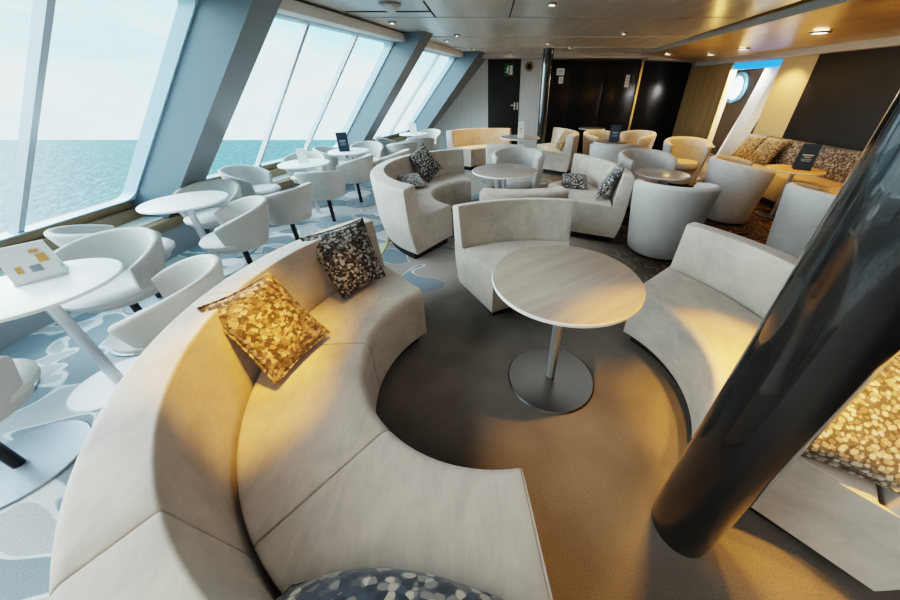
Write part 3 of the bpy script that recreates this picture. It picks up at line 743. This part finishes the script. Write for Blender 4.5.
for (u, v, w, h, mm) in ((-.04, .05, .02, .03, 'orange_ink'), (.045, .085, .03, .04, 'orange_ink'), (.01, .045, .035, .03, 'ink'), (.035, .12, .03, .015, 'orange_ink')):
    bm = bmesh.new(); quad_prism(bm, [on_front(u - w / 2, v - h / 2), on_front(u + w / 2, v - h / 2), on_front(u + w / 2, v + h / 2), on_front(u - w / 2, v + h / 2)], .001); bm_obj('picture', bm, M[mm], t)
cp = empty('cup', (3.90, 6.10, .60)); tag(cp, 'white cup on the small table near the bright opening', 'cup')
lathe_obj('bowl', [(0, .01), (.025, .01), (.045, .06), (.05, .085), (.046, .085), (.04, .06), (.02, .018), (0, .018)], M['porcelain'], cp, 28)
lathe_obj('saucer', [(0, 0), (.05, 0), (.08, .012), (.078, .014), (.05, .006), (0, .006)], M['porcelain'], cp, 28)

# signs
sg = empty('exit_sign', (.51, Y + .005, 1.89)); tag(sg, 'green exit sign with white running figure on the dark far door', 'sign')
box_obj('plate', (-.12, -.012, -.13), (.12, .012, .13), M['green'], sg, .004)
bm = bmesh.new()
add_box(bm, (.02, -.017, -.10), (.09, -.013, .09)); bm_obj('doorway_mark', bm, M['sign_white'], sg)
bm = bmesh.new(); add_lathe(bm, [(0, -.001), (.018, -.001), (.018, .002), (0, .002)], 16); bmesh.ops.rotate(bm, matrix=Matrix.Rotation(R(90), 3, 'X'), verts=bm.verts); bmesh.ops.translate(bm, vec=(-.02, -.015, .07), verts=bm.verts)
for (x0, z0, x1, z1, w) in ((-.02, .05, -.035, -.02, .018), (-.03, .035, -.075, .02, .010), (-.02, .035, .01, .005, .010), (-.035, -.02, -.005, -.09, .012), (-.035, -.02, -.085, -.06, .012)):
    dx, dz = x1 - x0, z1 - z0; l = math.hypot(dx, dz); nx, nz = -dz / l * w, dx / l * w
    add_hexa(bm, [(x0 - nx, -.017, z0 - nz), (x1 - nx, -.017, z1 - nz), (x1 + nx, -.017, z1 + nz), (x0 + nx, -.017, z0 + nz), (x0 - nx, -.013, z0 - nz), (x1 - nx, -.013, z1 - nz), (x1 + nx, -.013, z1 + nz), (x0 + nx, -.013, z0 + nz)])
bm_obj('running_figure', bm, M['sign_white'], sg)
def notice(x, z, w, h, label):
    o = empty('notice_sign', (x, Y - .024, z)); tag(o, label, 'notice')
    box_obj('sheet', (-w / 2, -.004, -h / 2), (w / 2, .002, h / 2), M['sign_white'], o)
    bm = bmesh.new()
    for i in range(3): add_box(bm, (-w * .35, -.006, h * (.22 - .22 * i) - .008), (w * .35, -.0035, h * (.22 - .22 * i) + .008))
    bm_obj('lettering', bm, M['ink'], o)
notice(1.77, 1.85, .19, .14, 'white notice on the black partition beside the slim column, upper one')
notice(1.80, 1.68, .11, .14, 'small white notice on the black partition, below the wider one')
notice(3.44, 1.66, .10, .26, 'narrow pale notice on the black partition near the brass post')
sp = empty('wall_speaker', (1.0, Y, 1.96)); tag(sp, 'round brown wall speaker on the white strip beside the far door', 'speaker')
for nm, prof, mm in (('ring', [(.06, 0), (.06, .03), (.10, .03), (.105, 0)], 'brown_wood'), ('grille', [(0, .02), (.06, .02), (.06, 0)], 'plinth')):
    bm = bmesh.new(); add_lathe(bm, prof, 32); bmesh.ops.rotate(bm, matrix=Matrix.Rotation(R(90), 3, 'X'), verts=bm.verts); bm_obj(nm, bm, M[mm], sp)
ls = box_obj('sign_light', (X - .02, 6.29, 1.82), (X + .06, 7.44, 1.925), M['blue_glow'], None, .01); tag(ls, 'glowing blue light strip above the bright opening', 'light')

# ceiling lamps
def downlight(x, y, z, label, group='small round downlights in the ceiling', r=.035):
    t = empty('downlight', (x, y, z)); tag(t, label, 'ceiling light', group)
    lathe_obj('ring', [(r, 0), (r * 1.5, 0), (r * 1.5, -.012), (r, -.022)], M['lamp_ring'], t, 24)
    lathe_obj('bulb', [(0, -.02), (r * .98, -.014), (r * .98, 0), (0, 0)], M['lamp_glow'], t, 20)
DL = [(-1.2, 4.92, 2.215), (-1.04, 5.79, 2.215), (-.48, 5.98, 2.215), (-.70, 6.54, 2.205), (-.3, 7.70, 2.195), (1.08, 6.9, 2.205), (.48, 8.5, 2.195), (1.62, 7.50, 2.205), (2.03, 5.79, 2.215), (.63, 3.97, 2.22)]
for x, y, z in DL: downlight(x, y, z, 'small round downlight glowing in the grey ceiling')
dm = empty('ceiling_dome', (-.97, 3.98, 2.22)); tag(dm, 'white domed fitting on the ceiling near the top edge of the picture', 'ceiling fitting')
lathe_obj('dome', [(0, -.07), (.05, -.062), (.08, -.035), (.085, 0)], M['sign_white'], dm, 28); lathe_obj('rim', [(.085, 0), (.11, 0), (.11, -.015), (.085, -.02)], M['lamp_ring'], dm, 28)
for x, y, w in ((4.06, 4.75, .11), (4.30, 6.40, .09), (4.38, 7.40, .09), (3.82, 8.0, .08)):
    z = zr(x, y) - .001
    t = empty('spotlight', (x, y, z)); tag(t, 'flat downlight in the honey coloured side ceiling', 'ceiling light', 'flat downlights in the side ceiling')
    lathe_obj('ring', [(w * .7, .01), (w, .01), (w, -.006), (w * .7, -.008)], M['lamp_ring'], t, 28); lathe_obj('bulb', [(0, -.005), (w * .7, -.005), (w * .7, .01), (0, .01)], M['lamp_soft'], t, 28)

# ================================================================== LIGHT
def spot(loc, tgt, e, c, ang, blend=.5, rad=.05):
    l = bpy.data.lights.new('spot', 'SPOT'); l.energy = e; l.color = c; l.spot_size = R(ang); l.spot_blend = blend; l.shadow_soft_size = rad
    o = bpy.data.objects.new('spot', l); COL.objects.link(o); o.location = loc
    o.rotation_euler = (Vector(tgt) - Vector(loc)).to_track_quat('-Z', 'Y').to_euler(); return o
SUN = 6.0
AMB = (1, .48, .07)
spot((-.42, 1.10, 2.17), (-.97, 1.10, .50), 120, AMB, 24, .9, .03)
spot((-.35, .88, 2.17), (-.93, .80, .52), 130, AMB, 24, .9, .03)     # left sofa
spot((-.40, 1.5, 2.17), (-.86, 1.42, .50), 26, AMB, 18, .9, .03)
spot((.80, .78, 2.17), (.66, .72, 0), 105, AMB, 40, .6, .03)           # floor round the table
spot((1.20, 1.10, 2.17), (1.14, 1.05, .45), 150, AMB, 25, .8, .03)       # right sofa
spot((1.15, .60, 2.17), (1.30, .68, .6), 130, AMB, 36, .6, .04)          # near end cushions
spot((.95, .9, 2.17), (1.02, .15, 0), 75, AMB, 34, .5, .03)
for x, y, e in ((3.4, 4.3, 40), (3.9, 5.3, 26), (3.4, 5.9, 55), (4.3, 3.6, 22), (3.2, 2.9, 18), (2.7, 6.9, 36)):
    spot((x, y, 2.0), (x + .1, y, 0), e, AMB, 85, .5, .05)
spot((-.1, 7.2, 2.16), (-.05, 7.5, .5), 110, (1, .55, .15), 70, .5, .05)
spot((1.5, 6.6, 2.16), (1.5, 6.8, .5), 50, (1, .62, .22), 70, .5, .05)
spot((4.55, 5.9, 1.9), (4.95, 5.95, 1.0), 30, (1, .68, .32), 100, .6, .05)
def area(loc, tgt, e, c, sx, sy):
    l = bpy.data.lights.new('area', 'AREA'); l.shape = 'RECTANGLE'; l.size = sx; l.size_y = sy; l.energy = e; l.color = c
    o = bpy.data.objects.new('area', l); COL.objects.link(o); o.location = loc
    o.rotation_euler = (Vector(tgt) - Vector(loc)).to_track_quat('-Z', 'Y').to_euler(); return o
area((5.5, 7.3, 2.08), (5.5, 7.3, 0), 120, (1, .95, .88), .5, .8)       # added light to brighten the white vestibule frames
area((5.13, 6.9, 1.86), (5.5, 7.2, .7), 70, (1, .97, .92), .3, .1)  # second added light, tucked above the opening, aimed at the white frames
area((.2, -.9, 2.2), (.2, -.9, 0), 20, (1, .93, .85), 2.6, 1.6)       # added soft fill below the ceiling, not a fitting
area((1.3, 3.0, 2.19), (1.3, 3.0, 0), 11, (.96, .98, 1), 2.4, 1.2)  # added soft fill over the middle of the lounge
for y, e in ((3.4, 3.2), (4.9, 4.5), (6.4, 3.6)):
    l = bpy.data.lights.new('warm_fill', 'POINT'); l.energy = e; l.color = (1, .60, .16); l.shadow_soft_size = 0  # added warm fill points in mid-air to gild the side ceiling
    o = bpy.data.objects.new('warm_fill', l); COL.objects.link(o); o.location = (3.7, y, 1.62)
sl = bpy.data.lights.new('daylight', 'SUN'); sl.energy = SUN; sl.color = (.90, .97, 1.0); sl.angle = R(75)
so = bpy.data.objects.new('daylight', sl); COL.objects.link(so); so.rotation_euler = Vector((.90, .06, -.42)).to_track_quat('-Z', 'Y').to_euler()

w = bpy.data.worlds.new('world'); SC.world = w; w.use_nodes = True; nt = w.node_tree; bg = nt.nodes['Background']
tc = N(nt, 'ShaderNodeTexCoord').outputs['Generated']
s = N(nt, 'ShaderNodeSeparateXYZ'); nt.links.new(tc, s.inputs[0])
gr = ramp(nt, s.outputs[2], [(0, (.66, .93, .99)), (.02, (.58, .92, .99)), (.16, (.27, .86, .99)), (.5, (.24, .78, .95)), (1, (.30, .66, .90))])
mp = N(nt, 'ShaderNodeMapping'); mp.inputs['Scale'].default_value = (1.6, 1.6, 6); nt.links.new(tc, mp.inputs['Vector'])
cn = noise(nt, mp.outputs[0], 1.9, 6, .5, .55)
cr = ramp(nt, cn.outputs['Fac'], [(.42, (0, 0, 0)), (.66, (1, 1, 1))])
c = mixc(nt, math_(nt, 'MULTIPLY', cr.outputs[0], .85), gr.outputs[0], (.90, .98, .99))
nt.links.new(c, bg.inputs['Color']); bg.inputs['Strength'].default_value = 1.3

SC.view_settings.view_transform = 'Filmic'
SC.view_settings.look = 'High Contrast'
SC.view_settings.exposure = .68
SC.cycles.max_bounces = 8; SC.cycles.diffuse_bounces = 5; SC.cycles.transparent_max_bounces = 8
SC.cycles.caustics_reflective = False; SC.cycles.caustics_refractive = False
SC.cycles.sample_clamp_indirect = 6
